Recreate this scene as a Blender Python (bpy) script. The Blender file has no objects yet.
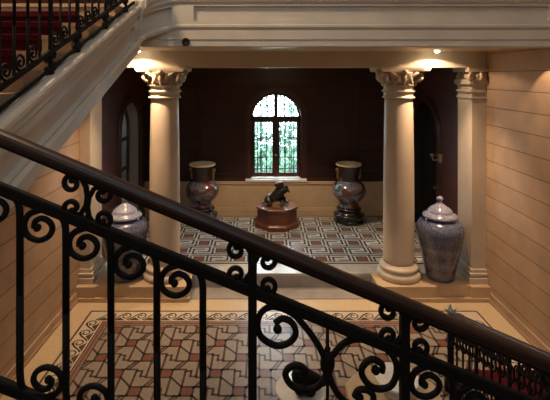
import bpy, bmesh, math, random
from mathutils import Vector, Matrix
random.seed(7)
sc = bpy.context.scene
C = sc.collection
PI = math.pi
CX, EYE = -0.36, 3.6          # camera x and eye height
HW = 3.53                     # half width of the hall
FL = -0.26                    # hall floor level; the vestibule floor is 0

# ------------------------------------------------------------------ materials
def new_mat(name):
    m = bpy.data.materials.new(name); m.use_nodes = True
    nt = m.node_tree
    return m, nt, nt.nodes['Principled BSDF']
def mat(name, col, rough=0.5, metal=0.0, var=0.12, scale=6.0, bump=0.0, spec=0.5, coat=0.0, stretch=(1,1,1), detail=5):
    m, nt, b = new_mat(name)
    N, L = nt.nodes, nt.links
    tc = N.new('ShaderNodeTexCoord'); mp = N.new('ShaderNodeMapping'); mp.inputs['Scale'].default_value = stretch
    nz = N.new('ShaderNodeTexNoise'); nz.inputs['Scale'].default_value = scale; nz.inputs['Detail'].default_value = detail
    L.new(tc.outputs['Object'], mp.inputs['Vector']); L.new(mp.outputs[0], nz.inputs['Vector'])
    r = N.new('ShaderNodeValToRGB')
    r.color_ramp.elements[0].position = 0.3; r.color_ramp.elements[1].position = 0.7
    r.color_ramp.elements[0].color = tuple(c*(1-var) for c in col)+(1,)
    r.color_ramp.elements[1].color = tuple(min(1,c*(1+var)) for c in col)+(1,)
    L.new(nz.outputs[0], r.inputs[0]); L.new(r.outputs[0], b.inputs['Base Color'])
    b.inputs['Roughness'].default_value = rough; b.inputs['Metallic'].default_value = metal
    b.inputs['Specular IOR Level'].default_value = spec; b.inputs['Coat Weight'].default_value = coat
    b.inputs['Coat Roughness'].default_value = 0.15
    if bump:
        bp = N.new('ShaderNodeBump'); bp.inputs['Strength'].default_value = bump; bp.inputs['Distance'].default_value = 0.01
        L.new(nz.outputs[0], bp.inputs['Height']); L.new(bp.outputs[0], b.inputs['Normal'])
    return m
def mat_courses(name, col, joint, axis, h=0.305, w=60, rough=0.55, var=0.1, mortar=0.007, spec=0.4, off=0.0):
    """stone or board courses: brick texture in the wall's own plane (axis = 'x' or 'y' runs along the wall)"""
    m, nt, b = new_mat(name); N, L = nt.nodes, nt.links
    tc = N.new('ShaderNodeTexCoord'); sp = N.new('ShaderNodeSeparateXYZ'); cb = N.new('ShaderNodeCombineXYZ')
    L.new(tc.outputs['Object'], sp.inputs[0])
    L.new(sp.outputs['X' if axis == 'x' else 'Y'], cb.inputs[0])
    ad = N.new('ShaderNodeMath'); ad.inputs[1].default_value = off; L.new(sp.outputs['Z'], ad.inputs[0]); L.new(ad.outputs[0], cb.inputs[1])
    br = N.new('ShaderNodeTexBrick'); br.inputs['Scale'].default_value = 1.0
    br.inputs['Brick Width'].default_value = w; br.inputs['Row Height'].default_value = h
    br.inputs['Mortar Size'].default_value = mortar; br.inputs['Mortar Smooth'].default_value = 0.2
    br.inputs['Color1'].default_value = tuple(c*(1-var) for c in col)+(1,)
    br.inputs['Color2'].default_value = tuple(c*(1+var) for c in col)+(1,)
    br.inputs['Mortar'].default_value = joint+(1,)
    L.new(cb.outputs[0], br.inputs['Vector'])
    nz = N.new('ShaderNodeTexNoise'); nz.inputs['Scale'].default_value = 3.5; nz.inputs['Detail'].default_value = 6
    L.new(tc.outputs['Object'], nz.inputs['Vector'])
    mx = N.new('ShaderNodeMixRGB'); mx.blend_type = 'OVERLAY'; mx.inputs[0].default_value = 0.25
    L.new(br.outputs['Color'], mx.inputs[1]); L.new(nz.outputs[0], mx.inputs[2])
    L.new(mx.outputs[0], b.inputs['Base Color'])
    bp = N.new('ShaderNodeBump'); bp.inputs['Strength'].default_value = 0.5; bp.inputs['Distance'].default_value = 0.01; bp.invert = True
    L.new(br.outputs['Fac'], bp.inputs['Height']); L.new(bp.outputs[0], b.inputs['Normal'])
    b.inputs['Roughness'].default_value = rough; b.inputs['Specular IOR Level'].default_value = spec
    return m
def mat_emit(name, col, s):
    m, nt, b = new_mat(name)
    b.inputs['Emission Color'].default_value = col+(1,); b.inputs['Emission Strength'].default_value = s
    b.inputs['Base Color'].default_value = col+(1,)
    return m
def mat_pane(name, tint=(1,1,1), gloss=0.08):
    m = bpy.data.materials.new(name); m.use_nodes = True; nt = m.node_tree; nt.nodes.clear()
    o = nt.nodes.new('ShaderNodeOutputMaterial'); t = nt.nodes.new('ShaderNodeBsdfTransparent'); g = nt.nodes.new('ShaderNodeBsdfGlossy')
    x = nt.nodes.new('ShaderNodeMixShader'); t.inputs[0].default_value = tint+(1,); g.inputs['Roughness'].default_value = 0.03
    x.inputs[0].default_value = gloss
    nt.links.new(t.outputs[0], x.inputs[1]); nt.links.new(g.outputs[0], x.inputs[2]); nt.links.new(x.outputs[0], o.inputs[0])
    return m
def mat_ramp(name, stops, scale, rough, metal=0.0, bands=None, stretch=(1,1,1), coat=0.3, dist=0.0):
    """glazed decoration: a noise split into several colours; bands adds horizontal zones of a second ramp"""
    m, nt, b = new_mat(name); N, L = nt.nodes, nt.links
    tc = N.new('ShaderNodeTexCoord'); mp = N.new('ShaderNodeMapping'); mp.inputs['Scale'].default_value = stretch
    nz = N.new('ShaderNodeTexNoise'); nz.inputs['Scale'].default_value = scale; nz.inputs['Detail'].default_value = 4; nz.inputs['Distortion'].default_value = dist
    r = N.new('ShaderNodeValToRGB'); r.color_ramp.interpolation = 'LINEAR'
    el = r.color_ramp.elements
    el[0].position, el[0].color = stops[0][0], stops[0][1]+(1,); el[1].position, el[1].color = stops[-1][0], stops[-1][1]+(1,)
    for p, c in stops[1:-1]:
        e = el.new(p); e.color = c+(1,)
    L.new(tc.outputs['Object'], mp.inputs[0]); L.new(mp.outputs[0], nz.inputs['Vector']); L.new(nz.outputs[0], r.inputs[0])
    out = r.outputs[0]
    if bands:
        sp = N.new('ShaderNodeSeparateXYZ'); L.new(tc.outputs['Object'], sp.inputs[0])
        dv = N.new('ShaderNodeMath'); dv.operation = 'DIVIDE'; dv.inputs[1].default_value = bands[0]; L.new(sp.outputs['Z'], dv.inputs[0])
        r2 = N.new('ShaderNodeValToRGB'); r2.color_ramp.interpolation = 'EASE'; e2 = r2.color_ramp.elements
        st = bands[1]
        e2[0].position, e2[0].color = st[0][0], st[0][1]+(1,); e2[1].position, e2[1].color = st[-1][0], st[-1][1]+(1,)
        for p, c in st[1:-1]:
            e = e2.new(p); e.color = c+(1,)
        L.new(dv.outputs[0], r2.inputs[0])
        mx = N.new('ShaderNodeMixRGB'); mx.blend_type = 'MULTIPLY'; mx.inputs[0].default_value = 1
        L.new(out, mx.inputs[1]); L.new(r2.outputs[0], mx.inputs[2]); out = mx.outputs[0]
    L.new(out, b.inputs['Base Color'])
    b.inputs['Roughness'].default_value = rough; b.inputs['Metallic'].default_value = metal
    b.inputs['Coat Weight'].default_value = coat; b.inputs['Coat Roughness'].default_value = 0.12
    return m

M = {}
M['wall']   = mat_courses('hall_stone_courses', (.42,.295,.205), (.15,.085,.05), 'y', rough=.5, var=.06)
M['wallx']  = mat_courses('hall_stone_courses_cross', (.42,.295,.205), (.15,.085,.05), 'x', rough=.5, var=.06)
M['stone']  = mat('column_stone', (.53,.44,.345), .45, var=.06, scale=3, bump=.03)
M['marble'] = mat('gallery_stone', (.62,.565,.475), .4, var=.07, scale=2.5, bump=.02)
M['step']   = mat('step_stone', (.50,.36,.23), .35, var=.08, scale=4)
M['sill']   = mat('white_sill', (.80,.78,.74), .4, var=.04)
M['grey']   = mat('grey_marble', (.30,.28,.27), .35, var=.15, scale=5)
M['pale']   = mat('pale_marble', (.88,.86,.82), .25, var=.06, scale=5)
M['dado']   = mat('dado_marble', (.55,.40,.26), .3, var=.10, scale=3)
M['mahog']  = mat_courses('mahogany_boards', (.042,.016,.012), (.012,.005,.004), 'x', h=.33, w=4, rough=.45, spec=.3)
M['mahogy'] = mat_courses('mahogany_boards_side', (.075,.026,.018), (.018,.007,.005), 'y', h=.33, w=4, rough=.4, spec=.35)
M['mtrim']  = mat('mahogany_trim', (.055,.019,.013), .38, var=.25, scale=8, stretch=(1,1,.2))
M['hand']   = mat('handrail_mahogany', (.022,.009,.0075), .38, var=.35, scale=9, stretch=(.25,1,1), coat=.08)
M['iron']   = mat('black_iron', (.009,.0085,.0085), .62, metal=.0, var=.25, scale=40, spec=.14)
M['carpet'] = mat('red_carpet', (.065,.006,.009), .95, var=.25, scale=60, bump=.3, spec=.1)
M['plaster']= mat('grey_plaster', (.34,.34,.325), .7, var=.05)
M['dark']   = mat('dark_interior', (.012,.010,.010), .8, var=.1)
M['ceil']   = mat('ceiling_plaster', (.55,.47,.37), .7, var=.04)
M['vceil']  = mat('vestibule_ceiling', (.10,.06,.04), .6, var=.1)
M['glass']  = mat_pane('window_glass')
M['lay']    = mat_pane('laylight_glass', (.24,.25,.265), .05)
M['stairglass'] = mat_pane('stair_window_glass', (.35,.34,.33), .04)
M['bronze'] = mat('bronze', (.055,.045,.038), .32, metal=.7, var=.3, scale=14)
M['gold']   = mat('gilt', (.36,.25,.11), .3, metal=.9, var=.2, scale=30)
M['verd']   = mat('verdigris', (.30,.38,.33), .5, metal=.3, var=.25, scale=40)
M['pedwood']= mat('pedestal_mahogany', (.17,.055,.028), .5, var=.25, scale=6, stretch=(1,1,.15), coat=.05)
M['pedtop'] = mat('polished_pedestal_top', (.20,.085,.05), .22, var=.2, coat=1.0)
M['standw'] = mat('black_stand_wood', (.012,.010,.010), .25, var=.2, coat=.3)
M['brass']  = mat('dull_brass', (.45,.36,.24), .4, metal=.8, var=.15)
M['lamp']   = mat_emit('lamp_lens', (1,.80,.50), 60)
M['tile']   = mat('floor_cream_mosaic', (.265,.215,.17), .33, var=.16, scale=60, detail=2)
M['tileb']  = mat('floor_buff_border', (.56,.43,.27), .36, var=.1, scale=40)
M['tpale']  = mat('floor_pale_mosaic', (.56,.47,.36), .33, var=.1, scale=60)
M['tdark']  = mat('floor_dark_mosaic', (.055,.037,.030), .33, var=.2, scale=60)
M['tred']   = mat('floor_red_mosaic', (.18,.065,.045), .33, var=.18, scale=60)
M['vtile']  = mat('vestibule_grey_mosaic', (.45,.46,.47), .2, var=.14, scale=60, detail=2)
M['vdark']  = mat('vestibule_dark_mosaic', (.055,.055,.060), .22, var=.2, scale=60)
M['vtan']   = mat('vestibule_tan_mosaic', (.34,.25,.15), .24, var=.18, scale=60)
M['vred']   = mat('vestibule_red_mosaic', (.17,.085,.07), .24, var=.2, scale=60)
M['leaf']   = mat('leaf', (.045,.12,.075), .5, var=.5, scale=3)
M['bark']   = mat('bark', (.12,.08,.05), .9, var=.3, scale=12, bump=.3)
M['grass']  = mat('grass', (.08,.2,.05), .9, var=.4, scale=9)
M['jar'] = mat_ramp('jar_porcelain', [(.36,(.022,.035,.10)),(.46,(.065,.085,.18)),(.51,(.29,.31,.38)),(.56,(.045,.06,.13)),(.66,(.14,.15,.21))],
                    36, .2, coat=.6, stretch=(1,1,1.6),
                    bands=(1.07, [(0.0,(.75,.55,.45)),(.10,(.95,.85,.8)),(.18,(.55,.42,.38)),(.28,(.9,.85,.85)),(.40,(.62,.48,.42)),(.52,(1,1,1)),(.60,(.62,.55,.5)),(.72,(.85,.85,.95)),(.86,(1,1,1)),(1.0,(.6,.6,.75))]))
M['jarlid'] = mat_ramp('jar_lid_porcelain', [(.3,(.10,.12,.25)),(.5,(.24,.26,.40)),(.62,(.48,.48,.55)),(.8,(.2,.2,.3))], 70, .2, coat=.6)
def mat_patches(name, pal, scale, rough):
    m, nt, b = new_mat(name); N, L = nt.nodes, nt.links
    tc = N.new('ShaderNodeTexCoord'); mp = N.new('ShaderNodeMapping'); mp.inputs['Rotation'].default_value = (.5,.4,.3); mp.inputs['Scale'].default_value = (1,1,1.9)
    nz = N.new('ShaderNodeTexNoise'); nz.inputs['Scale'].default_value = 5; nz.inputs['Detail'].default_value = 3
    ad = N.new('ShaderNodeMixRGB'); ad.inputs[0].default_value = .22
    vo = N.new('ShaderNodeTexVoronoi'); vo.inputs['Scale'].default_value = scale
    sp = N.new('ShaderNodeSeparateColor'); r = N.new('ShaderNodeValToRGB'); r.color_ramp.interpolation = 'LINEAR'
    el = r.color_ramp.elements; n = len(pal)
    el[0].position = 0; el[0].color = pal[0]+(1,); el[1].position = 1; el[1].color = pal[-1]+(1,)
    for i in range(1,n-1):
        e = el.new(i/(n-1)); e.color = pal[i]+(1,)
    L.new(tc.outputs['Object'], mp.inputs[0]); L.new(mp.outputs[0], nz.inputs['Vector']); L.new(mp.outputs[0], ad.inputs[1]); L.new(nz.outputs['Color'], ad.inputs[2])
    L.new(ad.outputs[0], vo.inputs['Vector']); L.new(vo.outputs['Color'], sp.inputs[0]); L.new(sp.outputs[0], r.inputs[0])
    n2 = N.new('ShaderNodeTexNoise'); n2.inputs['Scale'].default_value = 28; n2.inputs['Detail'].default_value = 3
    L.new(tc.outputs['Object'], n2.inputs['Vector'])
    mx = N.new('ShaderNodeMixRGB'); mx.blend_type = 'OVERLAY'; mx.inputs[0].default_value = .8
    L.new(r.outputs[0], mx.inputs[1]); L.new(n2.outputs[0], mx.inputs[2]); L.new(mx.outputs[0], b.inputs['Base Color'])
    b.inputs['Roughness'].default_value = rough; b.inputs['Coat Weight'].default_value = .6; b.inputs['Coat Roughness'].default_value = .12
    return m
M['clois'] = mat_patches('cloisonne_enamel', [(.015,.025,.04),(.14,.022,.016),(.035,.07,.045),(.13,.16,.22),(.09,.022,.018),(.02,.035,.045),(.17,.04,.02),(.19,.21,.29),(.05,.02,.02)], 5.0, .22)
M['neck']  = mat_ramp('dark_enamel', [(.3,(.012,.008,.009)),(.5,(.035,.012,.012)),(.6,(.012,.016,.018)),(.75,(.05,.025,.015))], 12, .3, coat=.4)
M['mouth'] = mat('mouth_cream', (.72,.58,.40), .35, var=.1)

# ------------------------------------------------------------------ mesh builder
class MB:
    def __init__(s): s.bm = bmesh.new()
    def faces(s, vs, fs, mi=0, smooth=False):
        v = [s.bm.verts.new(p) for p in vs]
        for f in fs:
            try:
                q = s.bm.faces.new([v[i] for i in f]); q.material_index = mi; q.smooth = smooth
            except ValueError: pass
        return v
    def box(s, a, b, mi=0):
        x0,y0,z0 = a; x1,y1,z1 = b
        s.faces([(x0,y0,z0),(x1,y0,z0),(x1,y1,z0),(x0,y1,z0),(x0,y0,z1),(x1,y0,z1),(x1,y1,z1),(x0,y1,z1)],
                [(0,3,2,1),(4,5,6,7),(0,1,5,4),(1,2,6,5),(2,3,7,6),(3,0,4,7)], mi)
    def lathe(s, prof, c=(0,0,0), n=40, mi=0, smooth=True, caps=True, rot=0.0):
        vs = []; k = len(prof)
        for r, z in prof:
            for i in range(n):
                a = 2*PI*i/n+rot; vs.append((c[0]+r*math.cos(a), c[1]+r*math.sin(a), c[2]+z))
        fs = [(j*n+i, j*n+(i+1)%n, (j+1)*n+(i+1)%n, (j+1)*n+i) for j in range(k-1) for i in range(n)]
        if caps: fs += [tuple(range(n))[::-1], tuple((k-1)*n+i for i in range(n))]
        s.faces(vs, fs, mi, smooth)
    def tube(s, pts, rad, n=8, mi=0, ends=True):
        pts = [Vector(p) for p in pts]
        m = len(pts); rads = rad if isinstance(rad, (list,tuple)) else [rad]*m
        vs = []; prev = None
        for i in range(m):
            t = (pts[min(i+1,m-1)]-pts[max(i-1,0)]).normalized()
            if prev is None:
                up = Vector((0,0,1)) if abs(t.z) < .9 else Vector((1,0,0))
                a = t.cross(up).normalized()
            else:
                a = (prev - t*prev.dot(t)).normalized()
            prev = a; b = t.cross(a)
            for j in range(n):
                th = 2*PI*j/n; vs.append(pts[i]+(a*math.cos(th)+b*math.sin(th))*rads[i])
        fs = [(i*n+j, i*n+(j+1)%n, (i+1)*n+(j+1)%n, (i+1)*n+j) for i in range(m-1) for j in range(n)]
        if ends: fs += [tuple(range(n))[::-1], tuple((m-1)*n+j for j in range(n))]
        s.faces(vs, fs, mi, True)
    def ball(s, c, r, n=12, k=8, sc=(1,1,1), mi=0):
        prof = [(max(1e-4, math.sin(PI*i/k)), -math.cos(PI*i/k)) for i in range(k+1)]
        vs = []
        for rr, zz in prof:
            for i in range(n):
                a = 2*PI*i/n; vs.append((c[0]+r*sc[0]*rr*math.cos(a), c[1]+r*sc[1]*rr*math.sin(a), c[2]+r*sc[2]*zz))
        fs = [(j*n+i, j*n+(i+1)%n, (j+1)*n+(i+1)%n, (j+1)*n+i) for j in range(k) for i in range(n)]
        s.faces(vs, fs, mi, True)
    def sweep(s, rings, closed=True, smooth=False, mi=0, caps=True):
        n = len(rings[0]); vs = [p for r in rings for p in r]; fs = []
        lim = n if closed else n-1
        for i in range(len(rings)-1):
            for j in range(lim):
                fs.append((i*n+j, i*n+(j+1)%n, (i+1)*n+(j+1)%n, (i+1)*n+j))
        if caps and closed: fs += [tuple(range(n))[::-1], tuple((len(rings)-1)*n+j for j in range(n))]
        s.faces(vs, fs, mi, smooth)
    def build(s, name, m, parent=None, loc=None, bevel=0.0, fix=True):
        if fix: bmesh.ops.recalc_face_normals(s.bm, faces=s.bm.faces[:])
        me = bpy.data.meshes.new(name); s.bm.to_mesh(me); s.bm.free()
        for x in (m if isinstance(m, list) else [m]): me.materials.append(M[x])
        o = bpy.data.objects.new(name, me); C.objects.link(o)
        if parent: o.parent = parent
        if loc: o.location = loc
        if bevel:
            bv = o.modifiers.new('bevel', 'BEVEL'); bv.width = bevel; bv.segments = 2; bv.limit_method = 'ANGLE'
        return o
def tag(o, label, cat, group=None, kind=None):
    o['label'] = label
    if cat: o['category'] = cat
    if group: o['group'] = group
    if kind: o['kind'] = kind
    return o
def thing(name, label, cat, loc=(0,0,0), group=None, rz=0.0):
    o = bpy.data.objects.new(name, None); C.objects.link(o); o.location = loc; o.rotation_euler = (0,0,rz)
    o.empty_display_size = .1
    return tag(o, label, cat, group)
def struct(o): o['kind'] = 'structure'; return o
def dup(root, loc, label=None, rz=None, sx=None):
    r = root.copy(); C.objects.link(r); r.location = loc
    if rz is not None: r.rotation_euler = (0,0,rz)
    if label: r['label'] = label
    for ch in list(root.children):
        c = ch.copy(); C.objects.link(c); c.parent = r
        for g in list(ch.children):
            d = g.copy(); C.objects.link(d); d.parent = c
    return r
def smooth_path(P, sub=4):
    """Catmull-Rom through 2-D points"""
    out = []
    for i in range(len(P)-1):
        p0 = P[max(i-1,0)]; p1 = P[i]; p2 = P[i+1]; p3 = P[min(i+2,len(P)-1)]
        for k in range(sub):
            t = k/sub
            out.append(tuple(.5*((2*p1[a])+(-p0[a]+p2[a])*t+(2*p0[a]-5*p1[a]+4*p2[a]-p3[a])*t*t+(-p0[a]+3*p1[a]-3*p2[a]+p3[a])*t**3) for a in (0,1)))
    out.append(tuple(P[-1])); return out

# ------------------------------------------------------------------ floors with inlaid mosaic
def ribbon(mb, P, w, z, mi, clip=None):
    for (a, b) in zip(P[:-1], P[1:]):
        dx, dy = b[0]-a[0], b[1]-a[1]; l = math.hypot(dx, dy)
        if l < 1e-6: continue
        ux, uy = dx/l*w/2, dy/l*w/2
        q = [(a[0]-ux-uy, a[1]-uy+ux), (a[0]-ux+uy, a[1]-uy-ux), (b[0]+ux+uy, b[1]+uy-ux), (b[0]+ux-uy, b[1]+uy+ux)]
        if clip:
            x0,y0,x1,y1 = clip
            def cl(poly, f, ax, val, sgn):
                o = []
                for i in range(len(poly)):
                    p, r = poly[i], poly[(i+1)%len(poly)]
                    ip, ir = sgn*(p[ax]-val) >= 0, sgn*(r[ax]-val) >= 0
                    if ip: o.append(p)
                    if ip != ir:
                        t = (val-p[ax])/(r[ax]-p[ax]); o.append((p[0]+t*(r[0]-p[0]), p[1]+t*(r[1]-p[1])))
                return o
            for ax, val, sgn in ((0,x0,1),(0,x1,-1),(1,y0,1),(1,y1,-1)):
                q = cl(q, None, ax, val, sgn)
                if len(q) < 3: break
            if len(q) < 3: continue
        mb.faces([(p[0],p[1],z) for p in q], [tuple(range(len(q)))], mi)
def rect(mb, x0, y0, x1, y1, z, mi): mb.faces([(x0,y0,z),(x1,y0,z),(x1,y1,z),(x0,y1,z)], [(0,1,2,3)], mi)
def frame_lines(mb, x0, y0, x1, y1, w, z, mi):
    rect(mb,x0,y0,x1,y0+w,z,mi); rect(mb,x0,y1-w,x1,y1,z,mi); rect(mb,x0,y0+w,x0+w,y1-w,z,mi); rect(mb,x1-w,y0+w,x1,y1-w,z,mi)

f = MB(); f.box((-HW-.2,-2.2,FL-.15),(HW+.2,8.1,FL),1)
fx, fy0, fy1 = 3.16, 1.9, 7.04
z1, z2, z3 = FL+.0008, FL+.0014, FL+.002
rect(f,-fx,fy0,fx,fy1,z1,0)
frame_lines(f,-fx,fy0,fx,fy1,.03,z2,2)
bi = .30
frame_lines(f,-fx+bi,fy0+bi,fx-bi,fy1-bi,.022,z2,2)
frame_lines(f,-fx+bi+.035,fy0+bi+.035,fx-bi-.035,fy1-bi-.035,.05,z2,3)
frame_lines(f,-fx+bi+.10,fy0+bi+.10,fx-bi-.10,fy1-bi-.10,.022,z2,2)
for q_ in ((-fx+.03,fy1-bi,fx-.03,fy1-.03),(-fx+.03,fy0+.03,-fx+bi,fy1-bi),(fx-bi,fy0+.03,fx-.03,fy1-bi)): rect(f,*q_,z1+.0003,4)
# running wave scroll between the two lines
def wave(mb, o, du, dv, n, per, h, z, mi):
    for i in range(n):
        P = []
        mb.faces([(o[0]+du[0]*u+dv[0]*v, o[1]+du[1]*u+dv[1]*v, z-.0003) for u,v in ((i*per-.5*per,0),(i*per+.5*per,0),(i*per+.28*per,.10*h),(i*per+.02*per,.36*h),(i*per-.10*per,.30*h),(i*per-.30*per,.10*h))],[(0,1,2,3,4,5)],mi)
        for k in range(9):                       # the rising back of the wave
            t = k/8; P.append((i*per + per*(-.45+.75*t), h*(.12+.66*math.sin(t*PI/2)**1.5)))
        c = (i*per+per*.34, h*.50)
        for k in range(14):
            a = PI*.60 - k/13*2*PI*1.12; r = h*.36*(1-.70*k/13)
            P.append((c[0]+r*math.cos(a), c[1]+r*math.sin(a)))
        Q = [(o[0]+du[0]*u+dv[0]*v, o[1]+du[1]*u+dv[1]*v) for u, v in P]
        ribbon(mb, Q[:8], .026, z, mi); ribbon(mb, Q[7:], .021, z, mi)
nb = 24; per = (2*fx-.5)/nb
wave(f, (-fx+.30, fy1-bi+.02), (1,0), (0,1), nb, per, .24, z3, 2)
ns = 19; pers = (fy1-fy0-.5)/ns
wave(f, (-fx+bi-.02, fy0+.30), (0,1), (-1,0), ns, pers, .24, z3, 2)
wave(f, (fx-bi+.02, fy0+.30), (0,1), (1,0), ns, pers, .24, z3, 2)
clip = (-fx+bi+.12, fy0+bi+.12, fx-bi-.12, fy1-bi-.12)
S, R, h = .64, .32, .075
def unit(mb, cx, cy):
    o = lambda P: [(cx+a, cy+b) for a, b in P]
    if clip[0]+h < cx < clip[2]-h and clip[1]+h < cy < clip[3]-h: rect(mb, cx-h, cy-h, cx+h, cy+h, z2, 3)
    w = .029
    ribbon(mb, o([(-h,-h),(h,-h),(h,h),(-h,h),(-h,-h)]), w, z3, 2, clip)
    ribbon(mb, o([(h,-h),(h,-.37),(0,-.37),(0,-.27),(-h,-.27),(-h,-S+h)]), w, z3, 2, clip)     # stepped key between rows
    for sg in (1,-1):
        q = lambda P: o([(sg*a_, sg*b_) for a_, b_ in P])
        ribbon(mb, q([(h,h),(.245,h)]), w, z3, 2, clip)
        ribbon(mb, q([(.135,h),(.245,.26)]), w, z3, 2, clip)
    ribbon(mb, o([(-h,h),(-R+h,R-h)]), w, z3, 2, clip)
for j in range(-2, 16):
    cy = 6.19 - j*.315
    for i in range(-6, 6):
        cx = .32 + i*S + (.32 if j % 2 else 0)
        if clip[0]-.4 < cx < clip[2]+.4 and clip[1]-.3 < cy < clip[3]+.3: unit(f, cx, cy)
struct(f.build('floor', ['tile','tileb','tdark','tred','tpale'], fix=False))

# vestibule floor: raised slab, its edge is the grey riser between the plinths
VB = 11.06
f = MB(); f.box((-3.9,7.80,FL),(3.9,VB+.25,0),0); f.box((-1.62,7.785,FL),(1.62,7.80,-.03),1)
struct(f.build('trim_1', ['vtile','grey']))
f = MB()
rect(f,-3.38,7.80,3.38,VB,.0006,0)
rect(f,-3.38,7.80,3.38,8.16,.0012,4)                                   # pale threshold
vx, vy0, vy1 = 3.0, 8.22, 10.78
frame_lines(f,-vx-.2,vy0-.03,vx+.2,vy1+.2,.045,.0014,1); frame_lines(f,-vx-.12,vy0+.04,vx+.12,vy1+.12,.06,.0014,3)
clipv = (-vx-.05, vy0+.08, vx+.05, vy1+.05)
Sv, hv = .80, .11
def vunit(cx, cy):
    o = lambda P: [(cx+a, cy+b) for a, b in P]
    w, q = .036, .165
    if clipv[0]+hv < cx < clipv[2]-hv and clipv[1]+hv < cy < clipv[3]-hv:
        rect(f, cx-hv, cy-hv, cx+hv, cy+hv, .0012, 2)
        frame_lines(f, cx-hv, cy-hv, cx+hv, cy+hv, .02, .0018, 1)
    for sg in (1,-1):
        g_ = lambda P: o([(.4+sg*(a_-.4), sg*b_) for a_, b_ in P])
        ribbon(f, g_([(-q,q),(.56,q),(.56,-.065),(.35,-.065)]), w, .0018, 1, clipv)
        ribbon(f, g_([(q,q),(q,-.10)]), w, .0018, 1, clipv)
for j in range(0, 8):
    cy = 8.42 + j*.40
    for i in range(-6, 6):
        cx = (.40 if j % 2 else 0) + i*Sv
        if -3.4 < cx < 3.4 and cy < 11: vunit(cx, cy)
M['thresh'] = mat('threshold_marble', (.46,.44,.42), .25, var=.1)
struct(f.build('floor.001', ['vtile','vdark','vred','vtan','thresh'], fix=False))

# ------------------------------------------------------------------ walls
def arch_panel(mb, fmap, u0, u1, z0, z1, uc, hw, spring, sill, n=20, mi=0):
    """flat wall with a round-headed opening; fmap(u,z) gives the 3-D point"""
    def quad(a,b,c,d): mb.faces([fmap(*p) for p in (a,b,c,d)], [(0,1,2,3)], mi)
    quad((u0,z0),(uc-hw,z0),(uc-hw,z1),(u0,z1)); quad((uc+hw,z0),(u1,z0),(u1,z1),(uc+hw,z1))
    if sill > z0: quad((uc-hw,z0),(uc+hw,z0),(uc+hw,sill),(uc-hw,sill))
    for i in range(n):
        a, b = PI-PI*i/n, PI-PI*(i+1)/n
        p, q = (uc+hw*math.cos(a), spring+hw*math.sin(a)), (uc+hw*math.cos(b), spring+hw*math.sin(b))
        quad(p, q, (q[0],z1), (p[0],z1))
def arch_strip(mb, f3, uc, hw, spring, sill, prof, n=20, mi=0, bottom=False):
    """moulding that follows jambs and arch; prof = [(outward offset, depth)], f3(u,z,depth)"""
    path = [(uc-hw,sill,-1,0),(uc-hw,spring,-1,0)]
    for i in range(1,n):
        a = PI-PI*i/n; path.append((uc+hw*math.cos(a), spring+hw*math.sin(a), math.cos(a), math.sin(a)))
    path += [(uc+hw,spring,1,0),(uc+hw,sill,1,0)]
    mb.sweep([[f3(u+nu*o, z+nz*o, dp) for o, dp in prof] for u,z,nu,nz in path], mi=mi)

w = MB(); w.box((-HW-.25,-2.2,FL),(-HW,8.02,8.6)); struct(w.build('wall_left','wall'))
w = MB(); w.box((HW,-2.2,FL),(HW+.25,8.02,8.6)); struct(w.build('wall_right','wall'))
w = MB(); FX0, FX1, FZ0, FZ1 = -1.9, 2.3, 5.2, 7.8
for q in (((-HW-.25,-2.4,FL),(FX0,-2.2,8.6)),((FX1,-2.4,FL),(HW+.25,-2.2,8.6)),((FX0,-2.4,FL),(FX1,-2.2,FZ0)),((FX0,-2.4,FZ1),(FX1,-2.2,8.6))): w.box(*q)
struct(w.build('wall_front','wallx'))
w = MB()
for i in range(6): x = FX0+(FX1-FX0-.05)*i/5; w.box((x,-2.34,FZ0),(x+.05,-2.26,FZ1))
for i in range(5): z = FZ0+(FZ1-FZ0-.05)*i/4; w.box((FX0,-2.33,z),(FX1,-2.27,z+.05))
o_ = struct(w.build('window_3','mtrim')); w = MB(); w.box((FX0,-2.305,FZ0),(FX1,-2.295,FZ1)); w.build('pane','stairglass',o_)
# wall of the gallery, over the columns
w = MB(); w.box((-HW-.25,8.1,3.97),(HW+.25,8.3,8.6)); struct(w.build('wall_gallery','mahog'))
# ceiling with the glazed laylight
w = MB()
LX0, LX1, LY0, LY1 = -.8, 2.4, .2, 3.8
w.box((-HW-.25,-2.4,8.6),(LX0,8.3,8.8)); w.box((LX1,-2.4,8.6),(HW+.25,8.3,8.8))
w.box((LX0,-2.4,8.6),(LX1,LY0,8.8)); w.box((LX0,LY1,8.6),(LX1,8.3,8.8))
struct(w.build('ceiling','ceil'))
lw = MB()
for i in range(7): x = LX0+(LX1-LX0-.04)*i/6; lw.box((x,LY0,8.64),(x+.04,LY1,8.70))
for i in range(8): y = LY0+(LY1-LY0-.04)*i/7; lw.box((LX0,y,8.645),(LX1,y+.04,8.695))
lay = struct(lw.build('window_2','mtrim'))
g = MB(); g.box((LX0,LY0,8.71),(LX1,LY1,8.715)); g.build('pane','lay',lay)
# skirting of the hall
for nm, s in (('baseboard_left',-1),('baseboard_right',1)):
    b = MB(); x0, x1 = sorted((s*HW, s*(HW-.03))); b.box((x0,-2.0,FL),(x1,7.36,FL+.16)); x0,x1 = sorted((s*HW, s*(HW-.045))); b.box((x0,-2.0,FL),(x1,7.36,FL+.05))
    struct(b.build(nm,'wall'))

# vestibule shell
VW = 3.38
bw = MB()
WS, WSP, WH = .95, 2.495, .645
arch_panel(bw, lambda u,z:(u,VB,z), -VW-.3, VW+.3, 0, 4.1, 0, WH, WSP, WS)
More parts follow.
